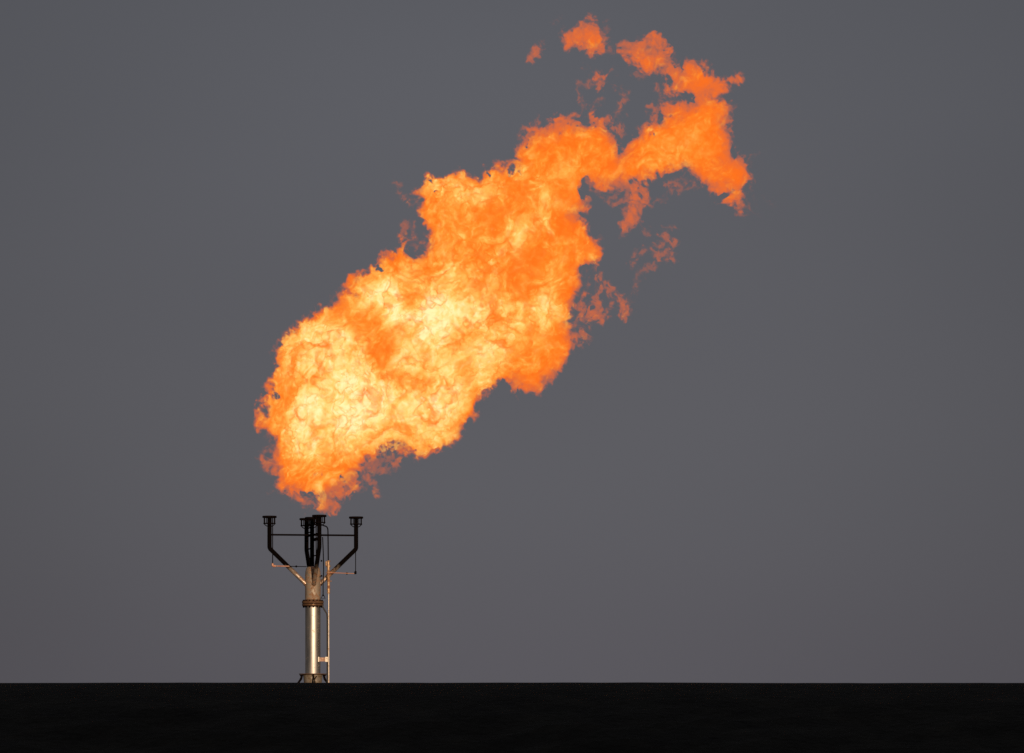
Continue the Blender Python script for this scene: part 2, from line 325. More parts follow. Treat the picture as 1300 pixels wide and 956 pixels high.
class MB:
    """collects rings and boxes into one mesh"""
    def __init__(self): self.v = []; self.f = []
    def ring_sweep(self, pts, radii, seg=20, cap=True, ring_rot=0.0):
        pts = [Vector(p) for p in pts]; n = len(pts)
        if not hasattr(radii, '__len__'): radii = [radii]*n
        base = len(self.v); prev_n = None
        for i, p in enumerate(pts):
            a = pts[max(i-1, 0)]; b = pts[min(i+1, n-1)]
            t = (b-a).normalized()
            if prev_n is None:
                ref = Vector((0, -1, 0)) if abs(t.y) < .9 else Vector((1, 0, 0))
                nn = (ref-t*ref.dot(t)).normalized()
            else:
                nn = (prev_n-t*prev_n.dot(t)).normalized()
            prev_n = nn; bb = t.cross(nn)
            for k in range(seg):
                an = 2*math.pi*k/seg+ring_rot
                self.v.append(p+(nn*math.cos(an)+bb*math.sin(an))*radii[i])
        for i in range(n-1):
            for k in range(seg):
                k2 = (k+1) % seg
                self.f.append((base+i*seg+k, base+i*seg+k2, base+(i+1)*seg+k2, base+(i+1)*seg+k))
        if cap:
            self.f.append(tuple(base+k for k in range(seg))[::-1])
            self.f.append(tuple(base+(n-1)*seg+k for k in range(seg)))
        return self
    def lathe(self, c, prof, seg=40, closed=True):
        """prof: list of (radius, z) from c upward; closed joins the last to the first (a ring or a solid)"""
        base = len(self.v); n = len(prof)
        for (r, z) in prof:
            for k in range(seg):
                an = 2*math.pi*k/seg
                self.v.append(Vector((c[0]+r*math.cos(an), c[1]+r*math.sin(an), c[2]+z)))
        m = n if closed else n-1
        for i in range(m):
            i2 = (i+1) % n
            for k in range(seg):
                k2 = (k+1) % seg
                self.f.append((base+i*seg+k, base+i*seg+k2, base+i2*seg+k2, base+i2*seg+k))
        if not closed:
            self.f.append(tuple(base+k for k in range(seg))[::-1]); self.f.append(tuple(base+(n-1)*seg+k for k in range(seg)))
        return self
    def ball(self, c, r, seg=12):
        c = Vector(c)
        prof = [(max(r*math.sin(math.pi*i/8), r*.02), -r*math.cos(math.pi*i/8)) for i in range(9)]
        return self.lathe(c, prof, seg, closed=False)
    def box(self, c, sx, sy, sz, rot=0.0):
        base = len(self.v); ca, sa = math.cos(rot), math.sin(rot)
        for dz in (-1, 1):
            for (dx, dy) in ((-1, -1), (1, -1), (1, 1), (-1, 1)):
                x, y = dx*sx/2, dy*sy/2
                self.v.append(Vector((c[0]+x*ca-y*sa, c[1]+x*sa+y*ca, c[2]+dz*sz/2)))
        for q in ((3, 2, 1, 0), (4, 5, 6, 7), (0, 1, 5, 4), (1, 2, 6, 5), (2, 3, 7, 6), (3, 0, 4, 7)):
            self.f.append(tuple(base+i for i in q))
        return self
    def prism(self, poly, axis_pt, dirv, thick):
        """poly of (radial, z) points in the vertical plane through axis_pt along dirv, given thickness"""
        dirv = Vector(dirv).normalized(); side = Vector((-dirv.y, dirv.x, 0))
        base = len(self.v); n = len(poly)
        for s in (-.5, .5):
            for (r, z) in poly:
                self.v.append(Vector(axis_pt)+dirv*r+Vector((0, 0, z))+side*s*thick)
        self.f.append(tuple(base+i for i in range(n))[::-1]); self.f.append(tuple(base+n+i for i in range(n)))
        for i in range(n):
            j = (i+1) % n
            self.f.append((base+i, base+j, base+n+j, base+n+i))
        return self
    def build(self, name, mat, parent=None, smooth=True):
        me = bpy.data.meshes.new(name)
        off = parent_world(parent)
        me.from_pydata([tuple(v-off) for v in self.v], [], self.f)
        me.materials.append(mat)
        if smooth:
            me.polygons.foreach_set('use_smooth', [True]*len(me.polygons))
            try: me.set_sharp_from_angle(angle=math.radians(35))
            except Exception: pass
        me.update()
        o = bpy.data.objects.new(name, me); col.objects.link(o)
        if parent: o.parent = parent
        return o

_loc = {}
def parent_world(p):
    v = Vector((0, 0, 0))
    while p is not None:
        v = v+p.location; p = p.parent
    return v
def empty(name, loc):
    o = bpy.data.objects.new(name, None); o.location = loc; o.empty_display_size = .3; col.objects.link(o); return o

# ------------------------------------------------------------------ materials
def mat(name):
    m = bpy.data.materials.new(name); m.use_nodes = True
    return m, m.node_tree.nodes, m.node_tree.links
def ramp(nt, stops):
    r = nt.nodes.new('ShaderNodeValToRGB'); e = r.color_ramp.elements
    while len(e) < len(stops): e.new(.5)
    for k, (p, c) in enumerate(stops):
        e[k].position = p; e[k].color = (*c, 1) if len(c) == 3 else c
    return r

def metal(name, steel=(.55, .49, .42), rust=(.26, .11, .04), soot=(.003, .0022, .002), rough=.36, metallic=.85, rust_amt=.3, soot_from=None, soot_to=None, streak=(14, 14, 1.6)):
    """weathered pipe: clean metal, rust blotches, and soot burnt on above a given height (a real coating, in world height)"""
    m, n, l = mat(name); b = n['Principled BSDF']
    geo = n.new('ShaderNodeNewGeometry')
    mp = n.new('ShaderNodeMapping'); l.new(geo.outputs['Position'], mp.inputs['Vector']); mp.inputs['Scale'].default_value = streak
    n1 = n.new('ShaderNodeTexNoise'); n1.inputs['Scale'].default_value = 1.0; n1.inputs['Detail'].default_value = 7; n1.inputs['Roughness'].default_value = .65; l.new(mp.outputs[0], n1.inputs['Vector'])
    n2 = n.new('ShaderNodeTexNoise'); n2.inputs['Scale'].default_value = 9; n2.inputs['Detail'].default_value = 8; n2.inputs['Roughness'].default_value = .7; l.new(geo.outputs['Position'], n2.inputs['Vector'])
    r1 = ramp(m.node_tree, [(.3, tuple(c*.72 for c in steel)), (.7, tuple(min(c*1.12, 1) for c in steel))]); l.new(n1.outputs['Fac'], r1.inputs[0])
    r2 = ramp(m.node_tree, [(.62-rust_amt*.35, (0, 0, 0)), (.78-rust_amt*.35, (1, 1, 1))]); l.new(n2.outputs['Fac'], r2.inputs[0])
    mx = n.new('ShaderNodeMixRGB'); l.new(r2.outputs[0], mx.inputs[0]); l.new(r1.outputs[0], mx.inputs[1]); mx.inputs[2].default_value = (*rust, 1)
    outc = mx.outputs[0]; met = n.new('ShaderNodeMath'); met.operation = 'MULTIPLY_ADD'; l.new(r2.outputs[0], met.inputs[0]); met.inputs[1].default_value = -metallic*.8; met.inputs[2].default_value = metallic
    outm = met.outputs[0]
    rg = n.new('ShaderNodeMath'); rg.operation = 'MULTIPLY_ADD'; l.new(n1.outputs['Fac'], rg.inputs[0]); rg.inputs[1].default_value = .3; rg.inputs[2].default_value = rough-.12
    rg2 = n.new('ShaderNodeMath'); rg2.operation = 'MULTIPLY_ADD'; l.new(r2.outputs[0], rg2.inputs[0]); rg2.inputs[1].default_value = .35; l.new(rg.outputs[0], rg2.inputs[2]); outr = rg2.outputs[0]
    if soot_from is not None:
        sx = n.new('ShaderNodeSeparateXYZ'); l.new(geo.outputs['Position'], sx.inputs[0])
        a = n.new('ShaderNodeMath'); a.operation = 'MULTIPLY_ADD'; l.new(n2.outputs['Fac'], a.inputs[0]); a.inputs[1].default_value = .5; l.new(sx.outputs['Z'], a.inputs[2])
        mr = n.new('ShaderNodeMapRange'); l.new(a.outputs[0], mr.inputs['Value']); mr.inputs['From Min'].default_value = soot_from+.25; mr.inputs['From Max'].default_value = soot_to+.25
        m2 = n.new('ShaderNodeMixRGB'); l.new(mr.outputs[0], m2.inputs[0]); l.new(outc, m2.inputs[1]); m2.inputs[2].default_value = (*soot, 1); outc = m2.outputs[0]
        q = n.new('ShaderNodeMath'); q.operation = 'SUBTRACT'; q.inputs[0].default_value = 1; l.new(mr.outputs[0], q.inputs[1])
        q2 = n.new('ShaderNodeMath'); q2.operation = 'MULTIPLY'; l.new(q.outputs[0], q2.inputs[0]); l.new(outm, q2.inputs[1]); outm = q2.outputs[0]
        q3 = n.new('ShaderNodeMixRGB'); l.new(mr.outputs[0], q3.inputs[0]); l.new(outr, q3.inputs[1]); q3.inputs[2].default_value = (.85, .85, .85, 1); outr = q3.outputs[0]
        q4 = n.new('ShaderNodeMath'); q4.operation = 'MULTIPLY_ADD'; l.new(mr.outputs[0], q4.inputs[0]); q4.inputs[1].default_value = -.5; q4.inputs[2].default_value = .5; l.new(q4.outputs[0], b.inputs['Specular IOR Level'])
    l.new(outc, b.inputs['Base Color']); l.new(outm, b.inputs['Metallic']); l.new(outr, b.inputs['Roughness'])
    bp = n.new('ShaderNodeBump'); bp.inputs['Strength'].default_value = .12; bp.inputs['Distance'].default_value = .01; l.new(n2.outputs['Fac'], bp.inputs['Height']); l.new(bp.outputs[0], b.inputs['Normal'])
    return m

M_PIPE = metal('weathered_steel', rust_amt=.12)
M_ARM = metal('sooted_steel_arm', steel=(.5, .4, .33), rust_amt=.45, soot_from=Z(738), soot_to=Z(718))
M_HEAD = metal('heat_tinted_steel', steel=(.38, .32, .26), rust=(.22, .10, .04), rust_amt=.45, rough=.68, soot_from=Z(722), soot_to=Z(712))
M_FLANGE = metal('rusty_flange_steel', steel=(.17, .095, .045), rust=(.06, .025, .01), rust_amt=.7, rough=.5, metallic=.7)
M_RUST = metal('rusted_pipe', steel=(.46, .30, .17), rust=(.2, .075, .025), rust_amt=.5, rough=.5, metallic=.6, soot_from=Z(714), soot_to=Z(704))

M_SOOT = metal('burnt_black_steel', steel=(.005, .0035, .003), rust=(.009, .004, .003), rough=.9, metallic=.0, rust_amt=.4, soot_from=-5, soot_to=-4, soot=(.0045, .003, .0028))
M_BLACK = metal('dark_cable', steel=(.02, .018, .018), rust=(.03, .018, .012), rough=.6, metallic=.0, rust_amt=.3)
M_ZINC = metal('galvanised_pipe', steel=(.5, .44, .38), rust=(.45, .28, .16), rust_amt=.25, rough=.42, metallic=.8)
M_PILOT = metal('tinted_pilot_pipe', steel=(.5, .3, .22), rust=(.35, .14, .08), rust_amt=.6, rough=.5, metallic=.5)

# ------------------------------------------------------------------ flare stack
AX = P3(397.2, 930)          # foot of the axis
BASE = Vector((AX.x, DIST, 0.0))
stack = empty('flare_stack', BASE)
tag(stack, 'weathered steel gas flare stack with five sooty black burner heads on a forked tip', 'flare stack')
def R_(px): return px*S
def zz(v): return Z(v)

# main riser
mb = MB()
prof = [(R_(12.5), 0.02), (R_(12.5), zz(880)), (R_(11.2), zz(868))]
mb.lathe((AX.x, DIST, 0), [(R_(12.6), .03), (R_(12.6), zz(885)), (R_(11.4), zz(870)), (R_(9.7), zz(866)), (R_(9.7), zz(771)), (R_(9.7), zz(762)),
                            (R_(9.7), zz(731)), (R_(9.5), zz(727)), (R_(8.6), zz(722.5)), (R_(7.2), zz(720.3)), (R_(3.2), zz(719.6))], 64, closed=False)
riser = mb.build('riser_pipe', metal('stack_pipe_steel', steel=(.42, .395, .365), rust=(.3, .17, .07), rust_amt=.06, rough=.47, metallic=1.0, streak=(10, 10, 1.1)), stack)
# burnt tint near the tip is its own sleeve section (welded tip piece)
mb = MB(); mb.lathe((AX.x, DIST, 0), [(R_(9.85), zz(761.8)), (R_(9.85), zz(731)), (R_(9.65), zz(726.8)), (R_(8.75), zz(722.2)), (R_(7.2), zz(719.9)), (R_(2.9), zz(719.3)), (R_(2.9), zz(721)), (R_(8.6), zz(728)), (R_(9.4), zz(761.8))], 64)
mb.build('tip_sleeve', M_HEAD, stack)

# flange pair with bolts
mb = MB()
mb.lathe((AX.x, DIST, 0), [(R_(9.9), zz(766.4)), (R_(13.4), zz(766.4)), (R_(13.8), zz(766.0)), (R_(13.8), zz(763.4)), (R_(13.4), zz(763)), (R_(10.6), zz(763)), (R_(10.2), zz(761.4)), (R_(9.9), zz(761.2))], 56)
mb.lathe((AX.x, DIST, 0), [(R_(9.75), zz(770.6)), (R_(10.1), zz(770.4)), (R_(10.5), zz(769.0)), (R_(13.4), zz(769.0)), (R_(13.8), zz(768.6)), (R_(13.8), zz(767.2)), (R_(13.4), zz(766.9)), (R_(9.75), zz(766.9))], 56)
fl = mb.build('flange', M_FLANGE, stack)
proto = None
for k in range(16):
    an = 2*math.pi*(k+.3)/16
    if proto is None:
        m_ = MB(); c = Vector((AX.x, DIST, 0)); p = c+Vector((R_(12.2), 0, 0))
        m_.ring_sweep([(p.x, p.y, zz(771.6)), (p.x, p.y, zz(761.4))], R_(.42), 8)
        m_.ring_sweep([(p.x, p.y, zz(770.9)), (p.x, p.y, zz(769.0))], R_(.95), 6)
        m_.ring_sweep([(p.x, p.y, zz(763.0)), (p.x, p.y, zz(761.9))], R_(.95), 6)
        proto = m_.build('bolt', M_SOOT, fl, smooth=False); o = proto
    else:
        o = proto.copy(); col.objects.link(o); o.parent = fl
    # rotate about the stack axis (the parent's origin)
    o.rotation_euler = (0, 0, an)

# burner heads on arms. offsets (du, dw) from the axis
PHI = math.radians(10.8); RAD = 55.5
def off(k):
    a = PHI+k*math.pi/2
    return RAD*math.cos(a), RAD*math.sin(a)   # k=0 right, 1 away, 2 left, 3 front
def burner(name_u, du, dw, vtop, label=None, rr=2.75):
    """cap disc on top, a cage of rods, a lower ring and curved struts to the riser"""
    c = Vector((X(name_u)+R_(du), DIST+dw*S, 0)); z0 = zz(vtop)
    hd = MB()
    hd.lathe(c, [(R_(.5), z0-R_(.2)), (R_(8.6), z0-R_(.2)), (R_(9.1), z0-R_(.7)), (R_(9.1), z0-R_(2.3)), (R_(8.5), z0-R_(2.8)), (R_(3.0), z0-R_(3.2)), (R_(.5), z0-R_(3.2))], 36)
    h = hd.build('burner_head', M_SOOT, stack)
    if label: h['label'] = label
    for k in range(8):
        cage = MB()
        a = 2*math.pi*(k+.35)/8
        q = c+Vector((R_(7.1)*math.cos(a), R_(7.1)*math.sin(a), 0))
        cage.ring_sweep([(q.x, q.y, z0-R_(2.6)), (q.x, q.y, z0-R_(9.6))], R_(.5), 8)
        cage.build('cage_rod', M_SOOT, h)
    rg = MB()
    rg.lathe(c, [(R_(6.3), z0-R_(9.2)), (R_(7.8), z0-R_(9.2)), (R_(7.8), z0-R_(10.3)), (R_(6.3), z0-R_(10.3))], 32)
    for k in range(4):
        a = PHI+2*math.pi*(k+.02)/4
        pts = []
        for t in (0, .25, .5, .75, 1):
            r = 7.2*(1-t)+2.2*t; dz = 10.0+3.4*math.sin(t*math.pi/2)
            pts.append((c.x+R_(r)*math.cos(a), c.y+R_(r)*math.sin(a), z0-R_(dz)))
        rg.ring_sweep(pts, R_(.6), 8)
    rg.build('lower_ring', M_SOOT, h)
    return c, z0

ARMS = []
for k in (0, 1, 2, 3):
    du, dw = off(k)
    c, z0 = burner(397.2, du, dw, 655.2 if k != 3 else 656.0, {0: 'burner head at the right end of the cross brace', 2: 'burner head at the left end of the cross brace', 3: 'front burner head where the flame starts', 1: 'burner head at the back'}[k])
    z_b, z_a = zz(696.5), zz(750)
    ctr = Vector((AX.x, DIST, 0)); dirv = (c-ctr).normalized()
    a = MB(); pts = []
    pts += [(c.x, c.y, z0-R_(2.9)), (c.x, c.y, zz(680)), (c.x, c.y, z_b+R_(2.2))]
    e = Vector((c.x, c.y, z_b)); f = Vector((ctr.x, ctr.y, z_a)); dd = (f-e).normalized()
    for t in (.15, .5, .85):   # mitred bend, softened
        p0 = Vector((c.x, c.y, z_b+R_(2.2))); p2 = e+dd*R_(2.2)
        pts.append(tuple(p0*(1-t)**2+e*2*t*(1-t)+p2*t*t))
    pts += [tuple(e+dd*R_(2.3)), tuple(e.lerp(f, .5)), tuple(e.lerp(f, .86))]
    a.ring_sweep(pts, R_(2.75), 24)
    am = a.build('burner_arm', M_ARM, stack)
    w_ = MB(); wp = e.lerp(f, .835)
    w_.ring_sweep([tuple(wp-dd*R_(.45)), tuple(wp+dd*R_(.45))], R_(3.2), 24); w_.build('weld_collar', M_FLANGE, am)
    ARMS.append((c, z0))
# centre burner
c0, z00 = burner(396.2, 0, 0, 656.3, 'burner head in the middle, straight above the pipe')
a = MB(); a.ring_sweep([(c0.x, DIST, z00-R_(2.9)), (c0.x, DIST, zz(690)), (c0.x, DIST, zz(719.0))], [R_(2.7), R_(2.7), R_(2.7)], 24)
a.build('centre_tube', M_ARM, stack)
# cross braces from each arm to the centre tube
for (c, z0) in ARMS:
    b = MB(); d = Vector((c.x-c0.x, c.y-DIST, 0)); L = d.length; d.normalize()
    b.ring_sweep([(c0.x+d.x*R_(2.4), DIST+d.y*R_(2.4), zz(679.3)), (c0.x+d.x*(L-R_(2.4)), DIST+d.y*(L-R_(2.4)), zz(679.3))], R_(1.15), 12)
    b.build('cross_brace', M_SOOT, stack)
# short clips between the tubes
cf, zf = ARMS[3]; cb, zb_ = ARMS[1]
for v, (p, q), rr in ((685.8, (c0, cf), 2.1), (706.2, (c0, cf), .8), (695.8, (c0, cb), .9), (674.8, (c0, cb), .8)):
    b = MB(); d = Vector((q.x-p.x, q.y-p.y, 0)); Ln = d.length; d.normalize()
    r0, r1 = R_(2.4), Ln-R_(2.4)
    if v > 697:   # the arms have turned inward here
        r1 = Ln*(1-(v-696.5)/53.5)-R_(2.0)
    b.ring_sweep([(p.x+d.x*r0, p.y+d.y*r0, zz(v)), (p.x+d.x*r1, p.y+d.y*r1, zz(v))], R_(rr), 10); b.build('tube_clip', M_SOOT, stack)

# left pilot line: drops beside the left arm, turns at an elbow, runs to the stack
cl, zl = ARMS[2]
yl = cl.y-R_(1)
pl = MB()
pl.ring_sweep([(X(346.7), yl, zl-R_(3)), (X(346.7), yl, zz(717.5))], R_(.62), 10)
p_l = pl.build('pilot_line', M_SOOT, stack)
e = MB(); e.ring_sweep([(X(346.7), yl, zz(715.6)), (X(346.6), yl, zz(718.2)), (X(347.8), yl, zz(719.2)), (X(350.4), yl, zz(719.0))], [R_(1.5), R_(1.6), R_(1.6), R_(1.5)], 12); e.build('elbow', M_PILOT, p_l)
e = MB(); e.ring_sweep([(X(350), yl, zz(719.0)), (X(368), yl, zz(719.3))], R_(.8), 10); e.build('rusty_run', M_PILOT, p_l)
e = MB(); e.ring_sweep([(X(368), yl, zz(719.3)), (X(389.4), DIST-R_(5), zz(719.6))], R_(.5), 10); e.build('dark_run', M_SOOT, p_l)
e = MB(); e.ball((X(376.6), yl+.03, zz(719.5)), R_(1.35)); e.build('union_joint', M_SOOT, p_l)
# right pilot line
cr, zr = ARMS[0]
yr = cr.y-R_(3.3)
pr = MB(); pr.ring_sweep([(X(451.2), cr.y-R_(2.9), zr-R_(3)), (X(451.2), cr.y-R_(2.9), zz(726.0))], R_(.55), 10)
p_r = pr.build('pilot_line', M_SOOT, stack)
e = MB(); e.ring_sweep([(X(451.2), cr.y-R_(2.9), zz(724.8)), (X(451.0), cr.y-R_(2.9), zz(727.4)), (X(449.6), cr.y-R_(2.9), zz(728.0))], [R_(1.2), R_(1.75), R_(1.3)], 12); e.build('elbow', M_SOOT, p_r)
e = MB(); e.ring_sweep([(X(449.8), cr.y-R_(2.9), zz(727.9)), (X(419), DIST-R_(9), zz(727.4))], R_(.55), 10); e.build('rusty_run', M_PILOT, p_r)
e = MB(); e.ball((X(440.2), cr.y-R_(4.8), zz(727.8)), R_(1.5)); e.build('union_joint', M_SOOT, p_r)

# thin igniter tubes by the front arm
g = MB(); g.ring_sweep([(X(403.5), cf.y+R_(2), zf-R_(3)), (X(403.5), cf.y+R_(2), zz(700)), (X(402.6), DIST-R_(30), zz(722))], R_(.6), 8); g.build('igniter_tube', M_SOOT, stack)
g = MB(); g.ring_sweep([(X(411.6), cf.y+R_(4), zz(684)), (X(412.2), cf.y+R_(8), zz(702)), (X(411.4), DIST-R_(12), zz(722)), (X(410.6), DIST-R_(10), zz(742)), (X(410.6), DIST-R_(10), zz(757))], R_(.65), 8)
ig = g.build('igniter_tube', M_SOOT, stack)
g = MB(); q = (X(410.6), DIST-R_(10))
g.ring_sweep([(q[0], q[1], zz(754.5)), (q[0]-R_(2.6), q[1], zz(760)), (q[0]+R_(2.6), q[1], zz(760)), (q[0], q[1], zz(754.5))], R_(.5), 8); g.build('pull_hook', M_SOOT, ig)
for v in (712.5, 731.5): 
    g = MB(); g.ball((X(408.6), DIST-R_(12), zz(v)), R_(1.2)); g.build('tube_clamp', M_SOOT, ig)
# bent cable from the flange down to the side pipes
g = MB(); g.ring_sweep([(X(409.6), DIST-R_(6), zz(768)), (X(410.2), DIST-R_(6), zz(771)), (X(412.4), DIST-R_(5), zz(775)), (X(415.0), DIST-R_(4), zz(779)), (X(415.6), DIST-R_(4), zz(784)), (X(415.6), DIST-R_(3), zz(800)), (X(415.6), DIST-R_(3), .1)], R_(.95), 10); g.build('ignition_cable', M_BLACK, stack)
# side pipe: thin bright tube from the ground, rusted fittings at the top, black hook-shaped head
yS = DIST-R_(6)
g = MB(); g.ring_sweep([(X(417.6), yS, .05), (X(417.6), yS, zz(860)), (X(417.5), yS, zz(752))], R_(.85), 14); sp = g.build('side_pipe', M_ZINC, stack)
g = MB(); g.ring_sweep([(X(417.5), yS, zz(753)), (X(417.4), yS, zz(735)), (X(417.2), yS, zz(722)), (X(417.0), yS, zz(712))], R_(1.75), 14); sp2 = g.build('rusted_tube', M_RUST, sp)
for v, r in ((712.6, 2.7), (718.8, 2.9), (719.9, 2.6), (727.2, 2.9), (731.2, 2.9), (732.2, 2.6), (738.0, 2.2), (748.6, 2.4), (753.2, 2.1)):
    g = MB(); g.ring_sweep([(X(417.3), yS, zz(v+.45)), (X(417.3), yS, zz(v-.45))], R_(r), 14); g.build('pipe_coupling', M_RUST, sp)
g = MB(); g.ring_sweep([(X(414.2), yS, zz(713)), (X(414.2), yS, zz(718)), (X(415.4), yS, zz(719.6)), (X(417), yS, zz(720))], R_(1.0), 10); g.build('side_branch', M_RUST, sp)
g = MB(); g.ring_sweep([(X(415), yS, zz(727.4)), (X(420.8), yS, zz(727.4))], R_(1.3), 10); g.build('tee_fitting', M_PILOT, sp)
g = MB(); g.ring_sweep([(X(417), yS, zz(738)), (X(421.4), yS, zz(738))], R_(.5), 8); g.build('stub', M_RUST, sp)
pts = [(X(417.0), yS, zz(712)), (X(416.8), yS, zz(690)), (X(416.8), yS-R_(6), zz(674.5))]
for t in range(0, 7):
    a_ = t/6*math.pi/2
    pts.append((X(412.6)+R_(4.1)*math.cos(a_), yS-R_(8)-R_(t*1.4), zz(672.6)+R_(4.0)*math.sin(a_)))
pts.append((X(410.5), cf.y+R_(3.2), zz(668.4)))
g = MB(); g.ring_sweep(pts, R_(.8), 10); g.build('pilot_gas_tube', M_SOOT, stack)
# stand-off bracket
br = MB(); br.box((X(410.8), DIST-R_(6.5), zz(837.3)), R_(9.5), R_(3), R_(5.0)); b_o = br.build('bracket', metal('bracket_steel', steel=(.34, .22, .17), rust=(.3, .16, .09), rust_amt=.5, rough=.5, metallic=.4), stack, smooth=False)
for u, w in ((404.9, 1.6), (414.9, 3.4)):
    g = MB(); g.box((X(u), DIST-R_(8.2), zz(837.2)), R_(w), R_(1.0), R_(6.2)); g.build('clamp_plate', metal('bright_plate', steel=(.42, .38, .32), rust_amt=.15, rough=.45, metallic=.6), b_o, smooth=False)
g = MB()
for k in range(24):
    pass
ang = [math.radians(a_) for a_ in range(-115, 26, 10)]
g.ring_sweep([(AX.x+R_(10.1)*math.cos(a_), DIST+R_(10.1)*math.sin(a_), zz(837.3)) for a_ in ang], R_(.35), 6); 

g = MB(); g.lathe((AX.x, DIST, 0), [(R_(9.8), zz(872)), (R_(11.2), zz(871)), (R_(11.4), zz(866)), (R_(12.4), zz(856.3)), (R_(9.8), zz(856.3))], 40); g.build('skirt', metal('grimy_steel', steel=(.3, .26, .22), rust=(.1, .07, .04), rust_amt=.6, rough=.5, metallic=.7), stack)
# guy collar: a plate with curved lugs and a skirt below it
g = MB(); g.lathe((AX.x, DIST, 0), [(R_(9.9), zz(856.2)), (R_(17.6), zz(856.2)), (R_(17.6), zz(855.2)), (R_(9.9), zz(855.2))], 48); cp = g.build('guy_collar', M_FLANGE, stack)
for k in range(4):
    a_ = PHI*.4+k*math.pi/2
    g = MB()
    g.prism([(12.2*S, zz(856.4)), (17.2*S, zz(856.4)), (15.6*S, zz(859.2)), (17.0*S, zz(862.5)), (20.5*S, zz(867.4)), (26*S, zz(874)), (24.6*S, zz(875.2)), (18*S, zz(868.4)), (13.6*S, zz(862.6))], (AX.x, DIST, 0), (math.cos(a_), math.sin(a_), 0), R_(1.2))
    lug = g.build('lug', M_SOOT, cp, smooth=False)
    e0 = Vector((AX.x, DIST, 0))+Vector((math.cos(a_), math.sin(a_), 0))*25.3*S; e0.z = zz(874.6)
    e1 = Vector((AX.x, DIST, 0))+Vector((math.cos(a_), math.sin(a_), 0))*3.2; e1.z = .1
    g = MB(); g.ring_sweep([tuple(e0), tuple(e1)], R_(.35), 6); g.build('guy_wire', M_BLACK, cp)
# small hook hanging from the collar at the front
g = MB(); yh = DIST-R_(13.2)
g.ring_sweep([(X(398.6), yh, zz(856)), (X(398.8), yh, zz(860)), (X(400.4), yh, zz(862)), (X(402.6), yh, zz(858.6))], R_(.65), 8)
g.ring_sweep([(X(398.8), yh, zz(859.6)), (X(397.6), yh, zz(861.4)), (X(400.2), yh, zz(863)), (X(400.4), yh, zz(870))], R_(.65), 8)
g.build('shackle', M_SOOT, cp)
# base plate on the ground
g = MB(); g.lathe((AX.x, DIST, 0), [(R_(12.8), .0), (.62, .0), (.62, .04), (R_(12.8), .04)], 40); g.build('base_plate', M_FLANGE, stack)

# ------------------------------------------------------------------ flame
def volume_mat(name, sigma, src, prev):
    """one more layer of fire: what it adds so that the sum has extinction sigma and source colour src"""
    m, n, l = mat(name); n.clear()
    out = n.new('ShaderNodeOutputMaterial'); ab = n.new('ShaderNodeVolumeAbsorption'); em = n.new('ShaderNodeEmission'); ad = n.new('ShaderNodeAddShader')
    ds = sigma-prev[0]; e = [sigma*src[i]-prev[0]*prev[1][i] for i in range(3)]
    ab.inputs['Color'].default_value = (0, 0, 0, 1); ab.inputs['Density'].default_value = ds
    mxe = max(e); em.inputs['Color'].default_value = (*[max(x, 0)/mxe for x in e], 1); em.inputs['Strength'].default_value = mxe
    l.new(ab.outputs[0], ad.inputs[0]); l.new(em.outputs[0], ad.inputs[1]); l.new(ad.outputs[0], out.inputs['Volume'])
    m['sigma'] = sigma
    return m

LEVELS = [  # heat threshold, sheath depth, extinction per metre, source colour
 (None, -3.0, .32, (.95, .13, .012)),
 (None, -1.3, 1.0, (.98, .15, .012)),
 (None, .3, 3.0, (1.02, .172, .011)),
 (.05, .8, 4.2, (1.04, .24, .017)),
 (.18, 1.0, 5.6, (1.06, .335, .04)),
 (.32, 1.2, 7.4, (1.08, .455, .075)),
 (.46, 1.4, 9.2, (1.12, .60, .13)),
 (.60, 1.6, 11.5, (1.17, .74, .21)),
 (.75, 1.8, 14, (1.23, .87, .32)),
 (.92, 2.0, 17, (1.32, 1.0, .48))]

